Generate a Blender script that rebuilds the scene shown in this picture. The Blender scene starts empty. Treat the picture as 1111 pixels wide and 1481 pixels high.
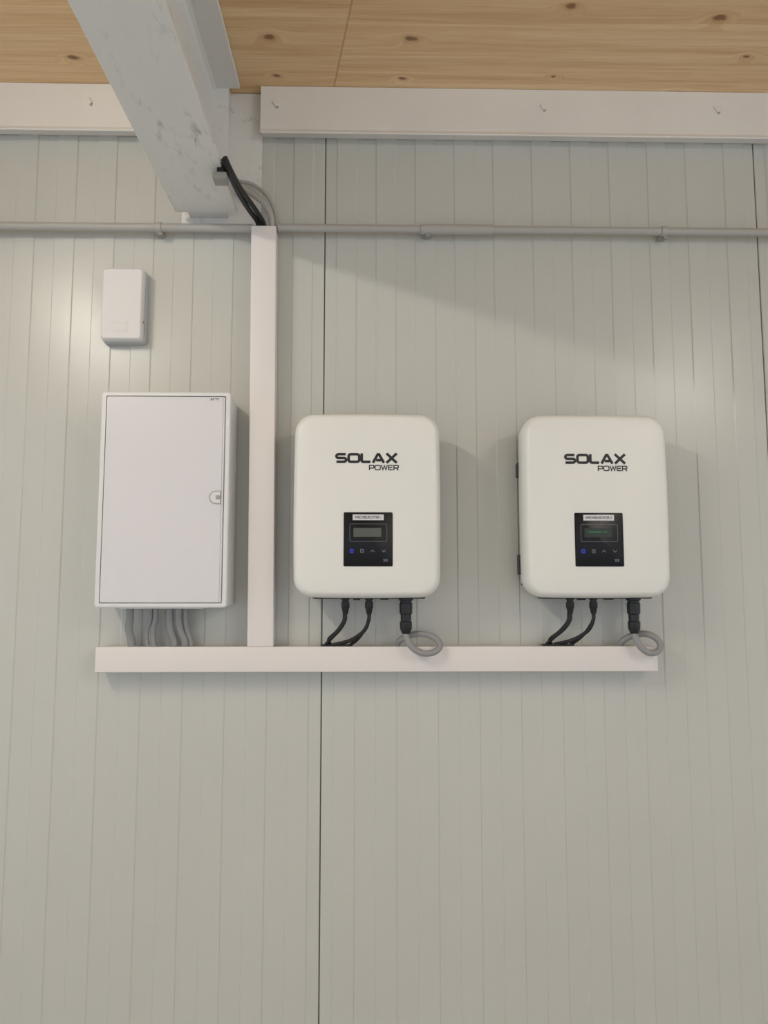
import bpy, bmesh, math, random
from mathutils import Vector, Matrix
random.seed(4)
sc = bpy.context.scene
COL = sc.collection
try:
    sc.view_settings.view_transform = 'Standard'
    sc.view_settings.look = 'None'
except Exception:
    pass

# ------------------------------------------------------------------ materials
def srgb(r, g, b):
    def c(v):
        v /= 255.0
        return v/12.92 if v <= 0.04045 else ((v+0.055)/1.055)**2.4
    return (c(r), c(g), c(b), 1.0)

class NT:
    def __init__(s, name):
        s.m = bpy.data.materials.new(name); s.m.use_nodes = True
        s.t = s.m.node_tree; s.t.nodes.clear()
        s.out = s.n('ShaderNodeOutputMaterial'); s.b = s.n('ShaderNodeBsdfPrincipled')
        s.l(s.b.outputs[0], s.out.inputs[0])
    def n(s, ty, **kw):
        nd = s.t.nodes.new(ty)
        for k, v in kw.items(): setattr(nd, k, v)
        return nd
    def l(s, a, b): s.t.links.new(a, b)
    def math(s, op, a, b=None, clamp=False):
        nd = s.n('ShaderNodeMath', operation=op); nd.use_clamp = clamp
        for i, v in enumerate((a, b)):
            if v is None: continue
            if isinstance(v, (int, float)): nd.inputs[i].default_value = v
            else: s.l(v, nd.inputs[i])
        return nd.outputs[0]
    def coord(s, scale=(1, 1, 1)):
        tc = s.n('ShaderNodeTexCoord'); mp = s.n('ShaderNodeMapping')
        mp.inputs['Scale'].default_value = scale
        s.l(tc.outputs['Object'], mp.inputs['Vector']); return mp.outputs[0]
    def noise(s, vec, scale, detail=3, rough=.5, dist=0):
        nd = s.n('ShaderNodeTexNoise'); nd.inputs['Scale'].default_value = scale
        nd.inputs['Detail'].default_value = detail; nd.inputs['Roughness'].default_value = rough
        nd.inputs['Distortion'].default_value = dist
        s.l(vec, nd.inputs['Vector']); return nd.outputs['Fac']
    def ramp(s, fac, stops):
        nd = s.n('ShaderNodeValToRGB'); e = nd.color_ramp.elements
        while len(e) < len(stops): e.new(.5)
        for el, (p, c) in zip(e, stops): el.position = p; el.color = c
        s.l(fac, nd.inputs[0]); return nd.outputs[0]
    def mix(s, fac, a, b, mode='MIX'):
        nd = s.n('ShaderNodeMixRGB', blend_type=mode)
        for i, v in enumerate((fac, a, b)):
            if isinstance(v, (int, float)): nd.inputs[i].default_value = v
            elif isinstance(v, tuple): nd.inputs[i].default_value = v
            else: s.l(v, nd.inputs[i])
        return nd.outputs[0]
    def bump(s, h, strength=.2, dist=.001):
        nd = s.n('ShaderNodeBump'); nd.inputs['Strength'].default_value = strength
        nd.inputs['Distance'].default_value = dist
        s.l(h, nd.inputs['Height']); s.l(nd.outputs[0], s.b.inputs['Normal'])

def paint(name, col, rough=.4, var=.03, vscale=6, bump=0, bscale=400, metallic=0, spec=.5):
    m = NT(name); v = m.coord()
    nz = m.noise(v, vscale, 4)
    c0 = tuple(x*(1-var) for x in col[:3])+(1,); c1 = tuple(min(1, x*(1+var)) for x in col[:3])+(1,)
    m.l(m.ramp(nz, [(.3, c0), (.7, c1)]), m.b.inputs['Base Color'])
    m.b.inputs['Roughness'].default_value = rough
    m.b.inputs['Metallic'].default_value = metallic
    m.b.inputs['Specular IOR Level'].default_value = spec
    if bump: m.bump(m.noise(v, bscale, 2), bump, .0005)
    return m.m

M_wall = paint('panel_paint', srgb(196, 197, 191), .28, .02, 2.5, .05, 60)
M_gap = paint('seam_gasket', srgb(130, 128, 120), .8)
M_trim = paint('flashing_white', srgb(228, 225, 220), .45, .03, 5)
M_trunk = paint('trunking_plastic', srgb(229, 224, 221), .45, .012, 4)
M_cab = paint('cabinet_plastic', srgb(224, 225, 224), .34, .01, 4)
M_door = paint('door_plastic', srgb(220, 219, 222), .28, .01, 4)
M_inv = paint('inverter_cover_paint', srgb(231, 231, 226), .38, .01, 4, .06, 900)
M_dark = paint('heatsink_dark', srgb(48, 50, 52), .5, .1)
M_black = paint('black_plastic', srgb(22, 23, 26), .38, .1, 30)
M_ink = paint('black_ink', srgb(22, 22, 28), .5)
M_glass = paint('display_black', srgb(12, 13, 19), .32, spec=.3)
M_lcdf = paint('lcd_frame_line', srgb(110, 115, 125), .4)
M_lcd = paint('lcd_grey', srgb(84, 88, 80), .4)
M_lcdg = paint('lcd_green', srgb(26, 42, 36), .4)
M_lcdt = paint('lcd_text', srgb(50, 130, 80), .4)
M_white = paint('label_white', srgb(215, 215, 218), .5)
M_icon = paint('icon_grey', srgb(140, 142, 155), .5)
M_grey = paint('grey_cable', srgb(146, 146, 147), .45, .05, 40)
M_pipe = paint('grey_conduit', srgb(172, 170, 165), .4, .03, 8)
M_clip = paint('clip_grey', srgb(150, 149, 144), .5)
M_box = paint('sensor_white', srgb(222, 221, 220), .45, .01)
M_box2 = paint('sensor_base', srgb(180, 182, 182), .5, .01)
M_latch = paint('latch_grey', srgb(166, 166, 164), .4)
M_floor = paint('concrete', srgb(192, 191, 188), .7, .12, 3, .2, 60)
M_house = paint('lamp_housing', srgb(230, 230, 228), .4)
M_screw = paint('screw_steel', srgb(170, 168, 160), .3, .05, 8, metallic=.6)

m = NT('icon_blue'); m.b.inputs['Base Color'].default_value = srgb(50, 60, 200)
m.b.inputs['Emission Color'].default_value = srgb(70, 90, 255); m.b.inputs['Emission Strength'].default_value = .3
M_blue = m.m
m = NT('tube_glow'); m.b.inputs['Base Color'].default_value = (1, 1, 1, 1)
m.b.inputs['Emission Color'].default_value = (1, .93, .82, 1); m.b.inputs['Emission Strength'].default_value = 145
M_tube = m.m
m = NT('tube_glow_2'); m.b.inputs['Base Color'].default_value = (1, 1, 1, 1)
m.b.inputs['Emission Color'].default_value = (1, .93, .83, 1); m.b.inputs['Emission Strength'].default_value = 100
M_tube2 = m.m

# painted steel beam with scuffs
m = NT('beam_paint'); v = m.coord((3, 1, 3))
s1 = m.noise(v, 4, 6, .65, 1.0); v2 = m.coord((9, 3, 9)); s2 = m.noise(v2, 7, 5, .6, .4)
sc_f = m.math('MULTIPLY', m.ramp(s1, [(.48, (0, 0, 0, 1)), (.64, (1, 1, 1, 1))]), m.ramp(s2, [(.52, (0, 0, 0, 1)), (.68, (1, 1, 1, 1))]))
c = m.mix(s1, srgb(216, 215, 212), srgb(224, 223, 219))
c = m.mix(m.math('MULTIPLY', sc_f, .6), c, srgb(130, 132, 134))
m.l(c, m.b.inputs['Base Color']); m.b.inputs['Roughness'].default_value = .42
M_beam = m.m

# spruce ceiling
m = NT('spruce_boards')
tc = m.n('ShaderNodeTexCoord'); sep = m.n('ShaderNodeSeparateXYZ'); m.l(tc.outputs['Object'], sep.inputs[0])
X, Y = sep.outputs[0], sep.outputs[1]
row = m.math('FLOOR', m.math('DIVIDE', Y, .145))
rowf = m.math('FRACT', m.math('DIVIDE', Y, .145))
XS = m.math('ADD', m.math('ADD', X, .10), m.math('MULTIPLY', Y, .18))
seg = m.math('FLOOR', m.math('DIVIDE', XS, 2.4))
segf = m.math('FRACT', m.math('DIVIDE', XS, 2.4))
wn = m.n('ShaderNodeTexWhiteNoise', noise_dimensions='2D')
cb = m.n('ShaderNodeCombineXYZ'); m.l(row, cb.inputs[0]); m.l(seg, cb.inputs[1]); m.l(cb.outputs[0], wn.inputs['Vector'])
rnd = wn.outputs['Value']
# knots
kc = m.n('ShaderNodeCombineXYZ')
wob = m.noise(m.coord((1, 1, 1)), 30, 3, .6)
m.l(m.math('ADD', m.math('MULTIPLY', X, 6.0), m.math('MULTIPLY', wob, .14)), kc.inputs[0])
m.l(m.math('ADD', m.math('MULTIPLY', Y, 10.0), m.math('MULTIPLY', wob, .16)), kc.inputs[1])
vo = m.n('ShaderNodeTexVoronoi', voronoi_dimensions='2D', feature='F1'); vo.inputs['Scale'].default_value = 1
vo.inputs['Randomness'].default_value = 1; m.l(kc.outputs[0], vo.inputs['Vector'])
sepc = m.n('ShaderNodeSeparateColor'); m.l(vo.outputs['Color'], sepc.inputs[0])
gate = m.math('GREATER_THAN', sepc.outputs[0], .52)
kd = m.math('DIVIDE', vo.outputs['Distance'], m.math('ADD', m.math('MULTIPLY', sepc.outputs[1], .9), .45))
infl = m.math('MULTIPLY', m.math('SUBTRACT', 1, m.math('DIVIDE', kd, .38), True), gate)
# grain
gy = m.math('ADD', m.math('MULTIPLY', Y, 30), m.math('ADD', m.math('MULTIPLY', rnd, 37), m.math('MULTIPLY', m.math('MULTIPLY', infl, infl), 1.8)))
gc = m.n('ShaderNodeCombineXYZ'); m.l(m.math('MULTIPLY', X, .8), gc.inputs[0]); m.l(gy, gc.inputs[1]); m.l(m.math('MULTIPLY', rnd, 9), gc.inputs[2])
g1 = m.noise(gc.outputs[0], 1.6, 5, .6, .5)
gc2 = m.n('ShaderNodeCombineXYZ'); m.l(m.math('MULTIPLY', X, 6), gc2.inputs[0]); m.l(m.math('MULTIPLY', gy, 7), gc2.inputs[1])
g2 = m.noise(gc2.outputs[0], 1.4, 4, .6)
g = m.math('ADD', m.math('MULTIPLY', g1, .65), m.math('MULTIPLY', g2, .35))
wcol = m.ramp(g, [(.34, srgb(206, 166, 120)), (.48, srgb(224, 190, 146)), (.62, srgb(236, 210, 170))])
wcol = m.mix(m.math('MULTIPLY', rnd, .25), wcol, srgb(200, 156, 108))
halo = m.math('MULTIPLY', m.math('SUBTRACT', 1, m.math('DIVIDE', kd, .16), True), gate)
wcol = m.mix(m.math('MULTIPLY', halo, .55), wcol, srgb(172, 118, 74))
core = m.math('MULTIPLY', m.math('MULTIPLY', m.math('SUBTRACT', 1, m.math('DIVIDE', kd, .085), True), 2.4, True), gate)
wcol = m.mix(m.math('MULTIPLY', core, .72), wcol, srgb(108, 68, 44))
e1 = m.math('LESS_THAN', m.math('MINIMUM', rowf, m.math('SUBTRACT', 1, rowf)), .005)
e2 = m.math('LESS_THAN', m.math('MINIMUM', segf, m.math('SUBTRACT', 1, segf)), .0009)
wcol = m.mix(m.math('MULTIPLY', m.math('MAXIMUM', m.math('MULTIPLY', e1, .5), e2), .5), wcol, srgb(160, 114, 72))
m.l(wcol, m.b.inputs['Base Color']); m.b.inputs['Roughness'].default_value = .6
m.bump(g, .15, .001)
M_wood = m.m

# ------------------------------------------------------------------ mesh helpers
def mk(name, verts, faces, mat, parent=None, smooth=False, mats=None, fm=None):
    me = bpy.data.meshes.new(name); me.from_pydata(verts, [], faces)
    for mm in (mats or [mat]): me.materials.append(mm)
    if fm:
        for p, i in zip(me.polygons, fm): p.material_index = i
    bm = bmesh.new(); bm.from_mesh(me); bmesh.ops.recalc_face_normals(bm, faces=bm.faces); bm.to_mesh(me); bm.free()
    if smooth:
        for p in me.polygons: p.use_smooth = True
        try: me.set_sharp_from_angle(angle=math.radians(38))
        except Exception: pass
    ob = bpy.data.objects.new(name, me); COL.objects.link(ob)
    if parent: ob.parent = parent
    return ob

def group(name, loc=(0, 0, 0)):
    e = bpy.data.objects.new(name, None); e.empty_display_size = .05; COL.objects.link(e)
    e.location = loc; return e

def box(name, x0, x1, d0, d1, z0, z1, mat, parent=None, bev=.0, seg=3, only=None):
    """box between world x, distance-from-wall d (y=-d) and z"""
    bm = bmesh.new(); bmesh.ops.create_cube(bm, size=1)
    for v in bm.verts:
        v.co = Vector(((x0+x1)/2+v.co.x*(x1-x0), -(d0+d1)/2+v.co.y*(d1-d0), (z0+z1)/2+v.co.z*(z1-z0)))
    if bev:
        bmesh.ops.bevel(bm, geom=list(bm.edges), offset=bev, segments=seg, profile=.5, affect='EDGES')
    me = bpy.data.meshes.new(name); bm.to_mesh(me); bm.free(); me.materials.append(mat)
    if bev:
        for p in me.polygons: p.use_smooth = True
        try: me.set_sharp_from_angle(angle=math.radians(40))
        except Exception: pass
    ob = bpy.data.objects.new(name, me); COL.objects.link(ob)
    if parent: ob.parent = parent
    return ob

def rrect(w, h, r, n=8, bulge=0):
    pts = []
    for cx, cz, a0 in ((w/2-r, h/2-r, 0), (-w/2+r, h/2-r, 90), (-w/2+r, -h/2+r, 180), (w/2-r, -h/2+r, 270)):
        for i in range(n+1):
            a = math.radians(a0+90*i/n); pts.append([cx+r*math.cos(a), cz+r*math.sin(a)])
    out = []
    N = len(pts)
    for i in range(N):
        p, q = pts[i], pts[(i+1) % N]; out.append(p[:])
        L = math.hypot(q[0]-p[0], q[1]-p[1])
        if L > .05:
            for k in range(1, 8): out.append([p[0]+(q[0]-p[0])*k/8, p[1]+(q[1]-p[1])*k/8])
    for p in out:
        fx, fz = p[0]/(w/2), p[1]/(h/2)
        p[0] += bulge*fx*(1-fz*fz); p[1] += bulge*.8*fz*(1-fx*fx)
    return out

def loft(name, cx, cz, rings, mat, parent=None, capb=True):
    """rings: (d, w, h, r, bulge)"""
    V, Fc = [], []; n = None
    for d, w, h, r, b in rings:
        o = rrect(w, h, r, 8, b); n = len(o)
        V += [(cx+p[0], -d, cz+p[1]) for p in o]
    for k in range(len(rings)-1):
        for i in range(n):
            j = (i+1) % n; Fc.append((k*n+i, k*n+j, (k+1)*n+j, (k+1)*n+i))
    Fc.append(tuple(range((len(rings)-1)*n, len(rings)*n)))
    if capb: Fc.append(tuple(reversed(range(n))))
    return mk(name, V, Fc, mat, parent, True)

def lathe(name, prof, org, mat, parent=None, axis='Z', n=24, flutes=0):
    """prof: list (t, r) along -axis from org"""
    V, Fc = [], []
    for t, r in prof:
        for i in range(n):
            a = 2*math.pi*i/n
            c, s = r*math.cos(a), r*math.sin(a)
            if axis == 'Z': V.append((org[0]+c, org[1]+s, org[2]-t))
            elif axis == 'X': V.append((org[0]+t, org[1]+c, org[2]+s))
            else: V.append((org[0]+c, org[1]-t, org[2]+s))
    for k in range(len(prof)-1):
        for i in range(n):
            j = (i+1) % n; Fc.append((k*n+i, k*n+j, (k+1)*n+j, (k+1)*n+i))
    Fc.append(tuple(range(n))); Fc.append(tuple(range((len(prof)-1)*n, len(prof)*n)))
    return mk(name, V, Fc, mat, parent, True)

def cable(name, pts, r, mat, parent=None):
    """smooth swept tube through pts (x, d, z)"""
    P = [Vector((p[0], -p[1], p[2])) for p in pts]
    Q = [P[0]*2-P[1]]+P+[P[-1]*2-P[-2]]
    S = []
    for i in range(1, len(Q)-2):
        for k in range(10):
            t = k/10; a, b, c, d = Q[i-1], Q[i], Q[i+1], Q[i+2]
            S.append(.5*((2*b)+(c-a)*t+(2*a-5*b+4*c-d)*t*t+(3*b-a-3*c+d)*t**3))
    S.append(P[-1]); V, Fc = [], []; n = 12
    T0 = (S[1]-S[0]).normalized(); up = T0.orthogonal().normalized()
    for i, s in enumerate(S):
        T = (S[min(i+1, len(S)-1)]-S[max(i-1, 0)]).normalized()
        up = (up-T*up.dot(T)).normalized(); si = T.cross(up)
        for k in range(n):
            a = 2*math.pi*k/n; V.append(tuple(s+up*(r*math.cos(a))+si*(r*math.sin(a))))
    for i in range(len(S)-1):
        for k in range(n):
            j = (k+1) % n; Fc.append((i*n+k, i*n+j, (i+1)*n+j, (i+1)*n+k))
    Fc.append(tuple(range(n))); Fc.append(tuple(range((len(S)-1)*n, len(S)*n)))
    return mk(name, V, Fc, mat, parent, True)

def stroke(pts, w, closed=False):
    """2D mitred ribbon -> verts2d, faces"""
    P = [Vector(p) for p in pts]; n = len(P); V, Fc = [], []
    for i in range(n):
        a = P[i-1] if (i > 0 or closed) else None
        b = P[(i+1) % n] if (i < n-1 or closed) else None
        if a is None: d = (b-P[i]).normalized(); nn = Vector((-d.y, d.x)); k = 1
        elif b is None: d = (P[i]-a).normalized(); nn = Vector((-d.y, d.x)); k = 1
        else:
            d1 = (P[i]-a).normalized(); d2 = (b-P[i]).normalized()
            n1 = Vector((-d1.y, d1.x)); n2 = Vector((-d2.y, d2.x)); nn = (n1+n2).normalized(); k = min(2.5, 1/max(.3, nn.dot(n1)))
        V += [P[i]+nn*w/2*k, P[i]-nn*w/2*k]
    for i in range(n if closed else n-1):
        j = (i+1) % n; Fc.append((2*i, 2*j, 2*j+1, 2*i+1))
    return V, Fc

def rc(x0, z0, x1, z1, r, parts=None, n=4):
    pts = []
    for cx, cz, a0 in ((x1-r, z1-r, 0), (x0+r, z1-r, 90), (x0+r, z0+r, 180), (x1-r, z0+r, 270)):
        for i in range(n+1):
            a = math.radians(a0+90*i/n); pts.append((cx+r*math.cos(a), cz+r*math.sin(a)))
    return pts

def glyph(ch):
    """unit height 1 letters, return (strokes, width) in units of height"""
    if ch == 'O': return [(rc(0, 0, 1.15, 1, .25), True)], 1.15
    if ch == 'S':
        return [([(1.0, 1), (.22, 1), (.07, .93), (0, .8), (0, .68), (.07, .55), (.2, .5), (.85, .5), (.98, .44), (1.05, .32), (1.05, .2), (.98, .07), (.83, 0), (0, 0)], False)], 1.05
    if ch == 'L': return [([(0, 1.12), (0, .15), (.06, .04), (.18, 0), (.95, 0)], False)], .95
    if ch == 'A': return [([(0, -.12), (.52, 1.0), (.66, 1.0), (1.2, -.12)], False), ([(.35, .22), (.9, .22)], False)], 1.2
    if ch == 'X': return [([(0, 1.12), (1.12, -.12)], False), ([(1.12, 1.12), (0, -.12)], False)], 1.12
    if ch == 'P': return [([(0, -.1), (0, 1), (.85, 1), (.98, .9), (.98, .52), (.85, .4), (0, .4)], False)], .98
    if ch == 'W': return [([(0, 1.1), (.32, 0), (.65, .95), (.98, 0), (1.3, 1.1)], False)], 1.3
    if ch == 'E': return [([(.95, 1), (.15, 1), (0, .86), (0, .14), (.15, 0), (.95, 0)], False), ([(0, .5), (.85, .5)], False)], .95
    if ch == 'R': return [([(0, -.1), (0, 1), (.85, 1), (.98, .9), (.98, .55), (.85, .42), (0, .42)], False), ([(.55, .42), (.98, -.1)], False)], .98
    return [], .5

def word(name, txt, x0, x1, z0, z1, d, wt, gap, mat, parent):
    """stroke-font word filling the x0..x1, z0..z1 box on plane y=-d"""
    tot = sum(glyph(c)[1] for c in txt)+gap*(len(txt)-1)
    sx = (x1-x0-wt)/tot; sz = (z1-z0-wt)
    V, Fc = [], []; cx = x0+wt/2
    k = 0
    for c in txt:
        st, w = glyph(c)
        for pts, cl in st:
            k += 1
            v, f = stroke([(cx+p[0]*sx, z0+wt/2+min(max(p[1], -.12), 1.12)*sz) for p in pts], wt, cl)
            b = len(V); V += [(q.x, -(d+.00005*k), q.y) for q in v]; Fc += [tuple(b+i for i in ff) for ff in f]
        cx += (w+gap)*sx
    return mk(name, V, Fc, mat, parent)

def text(name, s, x, z, d, size, mat, parent, width=None):
    cu = bpy.data.curves.new(name, 'FONT'); cu.body = s; cu.size = size; cu.align_x = 'CENTER'; cu.align_y = 'CENTER'
    cu.offset = size*.015
    tmp = bpy.data.objects.new(name+'_t', cu); COL.objects.link(tmp)
    bpy.context.view_layer.update()
    dg = bpy.context.evaluated_depsgraph_get()
    me = bpy.data.meshes.new_from_object(tmp.evaluated_get(dg))
    xs = [v.co.x for v in me.vertices]; k = (width/(max(xs)-min(xs))) if width and xs else 1
    for v in me.vertices: v.co = Vector((x+v.co.x*k, -d, z+v.co.y))
    bpy.data.objects.remove(tmp)
    me.materials.clear(); me.materials.append(mat)
    ob = bpy.data.objects.new(name, me); COL.objects.link(ob); ob.parent = parent
    return ob

# ------------------------------------------------------------------ room shell
CEIL = 2.82
PITCH, S0 = 1.155, -.115
prof = []
XMIN, XMAX = S0-2*PITCH, S0+3*PITCH
H = .0023; G = .0028
for p in range(5):
    s = XMIN+p*PITCH
    prof += [(s+.0016, .006, 1), (s+.0016, .0012, 0), (s+.0040, 0, 0)]
    lvl = 0
    for k in range(22):
        x = s+.031+.052*k
        nl = H if lvl == 0 else 0
        prof += [(x-G/2, -lvl, 0), (x+G/2, -nl, 0)]; lvl = nl
    e = s+PITCH
    prof += [(e-.0040, 0, 0), (e-.0016, .0012, 0), (e-.0016, .006, 1)]
V, Fc, fm = [], [], []
for x, y, mi in prof: V += [(x, y, 0), (x, y, CEIL)]
for i in range(len(prof)-1):
    Fc.append((2*i, 2*i+2, 2*i+3, 2*i+1))
    deep = prof[i][1] > .005 and prof[i+1][1] > .005
    fm.append(1 if deep else 0)
n = len(V); V += [(XMIN, .08, 0), (XMAX, .08, 0), (XMAX, .08, CEIL), (XMIN, .08, CEIL)]
Fc.append((n, n+3, n+2, n+1)); fm.append(0)
wall = mk('wall_back', V, Fc, None, mats=[M_wall, M_gap], fm=fm)

box('ceiling', XMIN, XMAX, -.08, 5.0, CEIL, CEIL+.1, M_wood)
box('floor', XMIN, XMAX, -.08, 5.0, -.1, 0, M_floor)

def flashing(name, x0, x1, screws):
    g = group(name)
    sec = [(.003, 2.819), (.045, 2.819), (.045, 2.700), (.050, 2.690), (.048, 2.6875), (.0435, 2.699), (.0435, 2.8175), (.003, 2.8175)]
    n = len(sec)
    V = [(x, -d, z) for x in (x0, x1) for d, z in sec]
    Fc = [(i, (i+1) % n, n+(i+1) % n, n+i) for i in range(n)]+[tuple(range(n)), tuple(range(n, 2*n))]
    mk('angle', V, Fc, M_trim, g)
    box('backing', x0+.0005, x1-.0005, .003, .043, 2.702, 2.817, M_trim, g)
    for i, sx in enumerate(screws):
        t = box('tab_%d' % i, -.0045, .0045, 0, .0045, -.009, .009, M_trim, g, .001)
        t.location = (sx, -.045, 2.770); t.rotation_euler = (0, math.radians(-35), 0)
        lathe('screw_%d' % i, [(0, .0040), (.0018, .0034), (.0024, .0015)], (sx+.004, -.0455, 2.761), M_screw, g, 'Y', 12)
    return g
flashing('trim_1', XMIN+.01, -.5, (-.73, -1.2))
flashing('trim_2', -.284, XMAX-.01, (-.245, .46, .925, 1.5))

# ------------------------------------------------------------------ steel I beam
bx0, bx1, bz0, bz1, tf, tw = -.497, -.338, 2.466, CEIL-.001, .012, .009
bc = (bx0+bx1)/2
sec = [(bx0, bz0), (bx1, bz0), (bx1, bz0+tf), (bc+tw/2+.014, bz0+tf), (bc+tw/2+.004, bz0+tf+.004), (bc+tw/2, bz0+tf+.014),
       (bc+tw/2, bz1-tf-.014), (bc+tw/2+.004, bz1-tf-.004), (bc+tw/2+.014, bz1-tf), (bx1, bz1-tf), (bx1, bz1), (bx0, bz1), (bx0, bz1-tf),
       (bc-tw/2-.014, bz1-tf), (bc-tw/2-.004, bz1-tf-.004), (bc-tw/2, bz1-tf-.014), (bc-tw/2, bz0+tf+.014), (bc-tw/2-.004, bz0+tf+.004), (bc-tw/2-.014, bz0+tf), (bx0, bz0+tf)]
n = len(sec)
beam = group('steel_beam')
V = [(x, -d, z) for d in (.05, 4.9) for x, z in sec]
Fc = [(i, (i+1) % n, n+(i+1) % n, n+i) for i in range(n)]+[tuple(range(n)), tuple(range(n, 2*n))]
ob = mk('i_profile', V, Fc, M_beam, beam)
md = ob.modifiers.new('b', 'BEVEL'); md.width = .0015; md.segments = 2; md.limit_method = 'ANGLE'
box('end_plate', -.49, -.283, .003, .014, 2.452, 2.8185, M_beam, beam, .001)
box('end_web', bc-.05, bc+.05, .014, .051, 2.47, 2.8185, M_beam, beam, .001)
box('cable_clamp', -.349, -.331, .243, .266, 2.450, 2.480, M_black, beam, .002)
box('clamp_jaw', -.358, -.326, .236, .270, 2.437, 2.4535, M_clip, beam, .002)

fc = group('feed_cables')
for i, (o, q) in enumerate(((0, 0), (.014, .004))):
    cable('black_lead_%d' % i, [(-.330+o*.2, .285, 2.474+q), (-.324+o*.3, .255, 2.462+q), (-.316+o*.6, .18, 2.456+q), (-.302+o, .10, 2.452+q), (-.287+o, .055, 2.444), (-.282+o, .040, 2.4295)], .0064, M_black, fc)
cable('grey_lead', [(-.34, .04, 2.545), (-.315, .045, 2.53), (-.275, .045, 2.50), (-.254, .040, 2.468), (-.250, .032, 2.4295)], .008, M_pipe, fc)
cable('grey_lead_2', [(-.345, .03, 2.565), (-.30, .03, 2.553), (-.262, .03, 2.52), (-.244, .022, 2.48), (-.241, .018, 2.4295)], .005, M_pipe, fc)

# ------------------------------------------------------------------ conduit
def conduit(name, x0, x1, zc, clips, coupler=None, r=.011):
    g = group(name)
    L = x1-x0
    lathe('pipe', [(0, r), (L, r)], (x0, -.032, zc), M_pipe, g, 'X', 20)
    if coupler:
        a, b = coupler
        lathe('coupler', [(0, r+.0005), (.001, r+.003), (b-a-.001, r+.003), (b-a, r+.0005)], (a, -.032, zc), M_pipe, g, 'X', 20)
    for i, cx in enumerate(clips):
        lathe('saddle_%d' % i, [(0, r+.001), (.001, r+.0026), (.015, r+.0026), (.016, r+.001)], (cx-.008, -.032, zc), M_pipe, g, 'X', 20)
        box('saddle_foot_%d' % i, cx-.009, cx+.009, .003, .026, zc-r-.004, zc-.002, M_clip, g, .001)
        box('saddle_tab_%d' % i, cx-.002, cx+.010, .024, .034, zc-r-.009, zc-r-.001, M_clip, g, .001)
    return g
conduit('conduit_pipe', XMIN+.02, -.3015, 2.434, (-.543, -1.2))
conduit('conduit_pipe.001', -.2355, XMAX-.02, 2.4365, (.151, .775, 1.5), (.135, .325), .0105)

# ------------------------------------------------------------------ trunking: a horizontal run with a drop that leans a few millimetres
g = group('cable_trunking')
for nm, a in (('drop_base', (-.2905, -.2300, .003, .052, 1.3640, 2.427, .001)), ('drop_lid', (-.292, -.2285, .0475, .060, 1.3636, 2.4285, .0022))):
    o = box(nm, a[0], a[1], a[2], a[3], a[4], a[5], M_trunk, g, a[6])
    for v in o.data.vertices: v.co.x -= .0079*(v.co.z-1.3645)
box('base', -.6545, .7075, .003, .052, 1.3045, 1.362, M_trunk, g, .001)
box('lid', -.656, .709, .0475, .060, 1.303, 1.3635, M_trunk, g, .0022)

# ------------------------------------------------------------------ sensor box
g = group('alarm_control_box')
cx, cz = -.6275, 2.2255
loft('base', cx+.002, cz-.002, [(.003, .108, .190, .008, 0), (.022, .108, .190, .008, 0), (.023, .106, .188, .008, 0)], M_box2, g)
loft('cover', cx, cz, [(.0235, .104, .188, .008, 0), (.038, .104, .188, .008, 0), (.043, .101, .185, .008, 0), (.0455, .096, .180, .007, 0)], M_box, g)
box('side_button', cx+.0515, cx+.0535, .028, .034, 2.178, 2.184, M_clip, g, .0005)
box('label_window', cx-.032, cx+.018, .0452, .0458, 2.150, 2.178, M_box, g, .0003)

# ------------------------------------------------------------------ distribution cabinet
g = group('distribution_cabinet')
x0, x1, z0, z1 = -.6425, -.3325, 1.459, 1.977
cx, cz, w, h = (x0+x1)/2, (z0+z1)/2, x1-x0, z1-z0
loft('housing', cx, cz, [(.003, w-.006, h-.006, .008, 0), (.095, w-.006, h-.006, .008, 0), (.096, w-.003, h-.003, .008, 0)], M_cab, g)
ww, hh = w-.022, h-.020
V = []; Fc = []
rings = [(.096, w, h, .008), (.1175, w, h, .008), (.120, w-.005, h-.005, .007), (.120, ww, hh, .003), (.112, ww, hh, .003)]
nn = None
for d, a, b, r in rings:
    o = rrect(a, b, r); nn = len(o); V += [(cx+p[0], -d, cz+p[1]) for p in o]
for k in range(len(rings)-1):
    for i in range(nn):
        j = (i+1) % nn; Fc.append((k*nn+i, k*nn+j, (k+1)*nn+j, (k+1)*nn+i))
Fc.append(tuple(range(4*nn, 5*nn))); Fc.append(tuple(range(nn)))
mk('frame', V, Fc, M_cab, g, True)
loft('door', cx-.0005, cz, [(.1125, ww-.004, hh-.0035, .003, 0), (.1185, ww-.004, hh-.0035, .003, 0), (.1195, ww-.006, hh-.0055, .0025, 0)], M_door, g)
box('hinge_line', x1-.0185, x1-.0175, .1190, .1197, z0+.013, z1-.013, M_latch, g)
lx, lz = -.362, 1.720
def dshape(s):
    return [(.011*s, -.016*s)]+[(.011*s, .016*s)]+[(-.002*s+.015*s*math.cos(a), .016*s*math.sin(a)) for a in [math.radians(90+180*i/12) for i in range(13)]]
for nm, s, da, db, mt in (('latch_rim', 1.0, .1195, .1215, M_latch), ('latch_pad', .84, .1205, .1222, M_cab)):
    pts = dshape(s); k = len(pts)
    V = [(lx+p[0], -da, lz+p[1]) for p in pts]+[(lx+p[0], -db, lz+p[1]) for p in pts]
    Fc = [(i, (i+1) % k, k+(i+1) % k, k+i) for i in range(k)]+[tuple(range(k)), tuple(range(k, 2*k))]
    mk(nm, V, Fc, mt, g)
box('latch_key', lx-.001, lx+.009, .1215, .1235, lz-.005, lz+.005, M_latch, g, .001)
text('nameplate', 'AP TV', -.371, 1.9585, .1198, .008, M_ink, g)
box('bottom_gland_strip', -.60, -.40, .012, .07, 1.455, 1.463, M_cab, g, .001)

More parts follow.
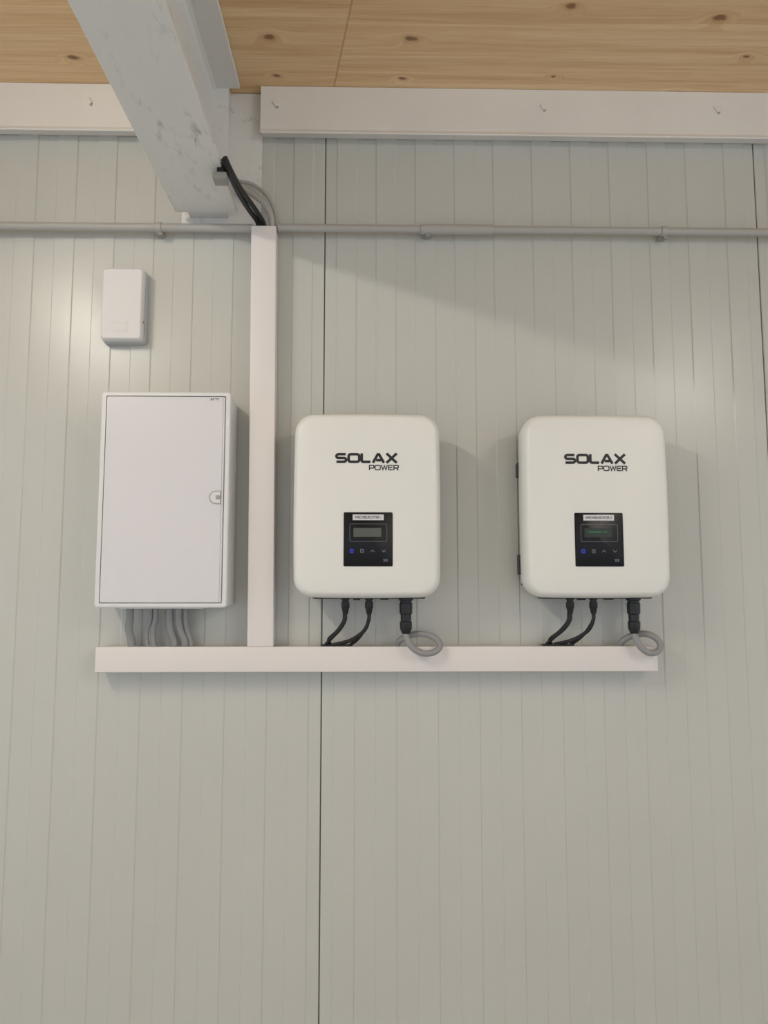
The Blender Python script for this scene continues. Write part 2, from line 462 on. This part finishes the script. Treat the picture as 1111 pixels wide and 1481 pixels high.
g = group('cabinet_cables')
for i, (a, b, r) in enumerate(((-.581, -.579, .0095), (-.531, -.541, .0055), (-.518, -.525, .0065), (-.484, -.475, .0092), (-.462, -.449, .0092), (-.445, -.434, .0060))):
    cable('lead_%d' % i, [(a, .045, 1.4545), (a, .044, 1.43), ((a+b)/2-.003, .040, 1.405), (b, .034, 1.38), (b+.002, .032, 1.3645)], r, M_grey, g)

# ------------------------------------------------------------------ inverters
def inverter(name, ox, label, lcdmat, acx, ls=1.0):
    g = group(name)
    cz = 1.7025; W, Hh = .346, .438
    c0 = ox-.002+(.003 if ox else 0)
    box('chassis', c0-.155, c0+.155, .020, .062, cz-.20, cz+.19, M_dark, g, .004)
    for i in range(14):
        z = cz-.19+i*.028
        box('fin_%d' % i, c0-.160, c0+.160, .012, .056, z, z+.004, M_dark, g)
    box('mount_plate', c0-.09, c0+.09, .003, .021, cz-.02, cz+.10, M_clip, g, .001)
    box('mount_plate_low', c0-.05, c0+.05, .003, .021, cz-.18, cz-.13, M_clip, g, .001)
    for s in (-1, 1):
        box('side_bracket', c0+s*.164-.009, c0+s*.164+.009, .03, .06, cz+.080, cz+.115, M_black, g, .002)
        box('side_bracket_low', c0+s*.164-.009, c0+s*.164+.009, .03, .06, cz-.165, cz-.115, M_black, g, .002)
    rings = [(.058, W-.020, Hh-.020, .036, .001), (.060, W-.010, Hh-.010, .040, .002), (.066, W-.006, Hh-.006, .042, .002), (.112, W, Hh, .044, .003)]
    for t in range(1, 9):
        a = math.radians(90*t/8)
        ins = .016*(1-math.cos(a)); dd = .112+.034*math.sin(a)
        rings.append((dd, W-2*ins, Hh-2*ins, .044-ins*.5, .003))
    rings += [(.1475, W-.050, Hh-.050, .032, .002), (.1490, W-.085, Hh-.085, .024, .001), (.1495, W-.11, Hh-.11, .02, 0)]
    loft('cover', c0, cz, rings, M_inv, g)
    F = .1495
    loft('display_panel', ox+.0005, 1.6185, [(F, .115, .127, .003, 0), (F+.0010, .115, .127, .003, 0), (F+.0013, .114, .126, .003, 0)], M_glass, g)
    P = F+.0014
    box('label', ox-.036, ox+.037, P-.0001, P+.0002, 1.6635, 1.677, M_white, g)
    text('label_text', label, ox+.0005, 1.6702, P+.0005, .0085, M_ink, g, .062)
    v, f = stroke(rc(ox-.0425, 1.6135, ox+.0445, 1.6545, .003), .0008, True)
    mk('lcd_outline', [(q.x, -(P+.0002), q.y) for q in v], f, M_lcdf, g)
    box('lcd', ox-.034, ox+.031, P-.0001, P+.0003, 1.624, 1.645, lcdmat, g)
    if lcdmat is M_lcdg:
        text('lcd_text', '00000 W', ox-.002, 1.636, P+.0005, .006, M_lcdt, g, .045)
    v, f = stroke(rc(ox-.0415, 1.5870, ox-.0345, 1.5950, .001), .0013, True)
    mk('icon_power', [(q.x, -(P+.0002), q.y) for q in v], f, M_blue, g)
    box('icon_power_dot', ox-.0390, ox-.0375, P, P+.0002, 1.590, 1.592, M_blue, g)
    v, f = stroke(rc(ox-.0170, 1.5870, ox-.0100, 1.5950, .001), .0009, True)
    mk('icon_menu', [(q.x, -(P+.0002), q.y) for q in v], f, M_icon, g)
    box('icon_menu_bar', ox-.014, ox-.013, P, P+.0002, 1.589, 1.593, M_icon, g)
    for nm, xx, s in (('icon_up', .011, 1), ('icon_down', .037, -1)):
        v, f = stroke([(ox+xx-.0045, 1.591-.0025*s), (ox+xx, 1.591+.0025*s), (ox+xx+.0045, 1.591-.0025*s)], .0010)
        mk(nm, [(q.x, -(P+.0002), q.y) for q in v], f, M_icon, g)
    text('series_mark', 'X3', ox+.041, 1.569, P+.0003, .009, M_icon, g)
    word('logo_text', 'SOLAX', ox-.078, ox+.071, 1.799, 1.8235, F+.0004, .0062, .28, M_ink, g)
    word('logo_subtext', 'POWER', ox+.002, ox+.073, 1.7820, 1.795, F+.0004, .0024, .24, M_ink, g)
    box('underside_plate', c0-.13, c0+.14, .060, .10, cz-Hh/2-.004, cz-Hh/2+.02, M_dark, g, .003)
    zb = cz-Hh/2-.002
    dc = (ox-.054, ox+.003)
    for i, xx in enumerate(dc):
        lathe('dc_connector_%d' % i, [(0, .0095), (.006, .0095), (.0065, .0075), (.010, .0075), (.0105, .0100), (.024, .0100), (.026, .0085), (.036, .0070), (.040, .0050)], (xx, -.08, zb), M_black, g, 'Z', 16)
    box('com_port', ox-.035, ox-.018, .07, .09, zb-.006, zb, M_black, g, .001)
    box('com_port_2', ox+.030, ox+.050, .07, .09, zb-.005, zb, M_black, g, .001)
    lathe('ac_connector', [(0, .0175), (.006, .0175), (.007, .0140), (.012, .0140), (.013, .0160), (.038, .0155), (.040, .0130), (.056, .0125), (.058, .0150), (.074, .0145), (.082, .0110), (.087, .0085)], (acx, -.08, zb), M_black, g, 'Z', 20)
    a, b = dc
    cable('dc_lead_0', [(a, .08, zb-.036), (a-.001, .079, 1.428), (a-.014, .068, 1.405), (a-.036, .045, 1.382), (a-.049, .034, 1.366)], .0046, M_black, g)
    cable('dc_lead_1', [(b, .08, zb-.036), (b-.001, .079, 1.428), (b-.012, .070, 1.402), (b-.045, .048, 1.378), (b-.088, .034, 1.366)], .0046, M_black, g)
    cable('dc_lead_2', [(b+.002, .077, zb-.036), (b-.001, .074, 1.425), (b-.016, .060, 1.396), (b-.030, .042, 1.378), (b-.046, .034, 1.366)], .0040, M_black, g)
    cable('dc_lead_3', [(a-.003, .077, zb-.036), (a-.005, .074, 1.425), (a-.022, .060, 1.400), (a-.042, .042, 1.380), (a-.036, .034, 1.366)], .0038, M_black, g)
    for i, xx in enumerate((a-.045, a-.005)):
        box('entry_bush_%d' % i, xx-.016, xx+.022, .022, .046, 1.3637, 1.3675, M_black, g, .001)
    q = acx
    L = [(0, .08, zb-.084), (.001, .083, 1.388), (.014, .088, 1.364), (.040, .088, 1.350), (.068, .082, 1.352), (.082, .076, 1.367),
         (.070, .070, 1.385), (.040, .062, 1.394), (.008, .050, 1.389), (-.014, .038, 1.376), (-.020, .034, 1.3655)]
    cable('ac_lead', [(q+(x*ls if x > 0 else x), d, z) for x, d, z in L], .0078, M_grey, g)
    return g
inverter('solar_inverter', 0.0, 'WECHSELRICHTER 1', M_lcd, .092)
inverter('solar_inverter.001', .545, 'WECHSELRICHTER 2', M_lcdg, .646, .78)

# ------------------------------------------------------------------ ceiling lamps (beside the frame)
def lamp(name, x, y0, y1, z, mat):
    g = group(name)
    box('housing', x-.05, x+.05, -y1, -y0, z+.035, z+.075, M_house, g, .004)
    V, Fc = [], []; n = 16; r = .019
    ys = (y0-.03, y1+.03)
    for y in ys:
        for i in range(n):
            a = 2*math.pi*i/n; V.append((x+r*math.cos(a), y, z+r*math.sin(a)))
    for i in range(n):
        j = (i+1) % n; Fc.append((i, j, n+j, n+i))
    Fc += [tuple(range(n)), tuple(range(n, 2*n))]
    mk('tube', V, Fc, mat, g, True)
    box('end_cap', x-.025, x+.025, -y0, -y0+.03, z-.024, z+.036, M_house, g, .002)
    box('end_cap_2', x-.025, x+.025, -y1-.03, -y1, z-.024, z+.036, M_house, g, .002)
    box('hanger', x-.02, x+.02, -(y0+y1)/2-.02, -(y0+y1)/2+.02, z+.074, CEIL, M_house, g)
lamp('ceiling_lamp', -1.3, -1.2, -2.1, 2.72, M_tube)
lamp('ceiling_lamp.001', 1.9, -2.0, -3.4, 2.72, M_tube2)

# ------------------------------------------------------------------ daylight through the open front
w = bpy.data.worlds.new('World'); sc.world = w; w.use_nodes = True
nt = w.node_tree; bg = nt.nodes['Background']
bg.inputs[0].default_value = (.88, .935, 1.0, 1); bg.inputs[1].default_value = .86

# ------------------------------------------------------------------ camera
cam = bpy.data.cameras.new('camera'); co = bpy.data.objects.new('camera', cam); COL.objects.link(co)
cam.sensor_fit = 'HORIZONTAL'; cam.sensor_width = 36; cam.lens = 36*1112/1111
co.location = (0, -1.95, 1.5)
co.rotation_euler = (math.radians(90+5.8), 0, math.radians(-1.2))
sc.camera = co
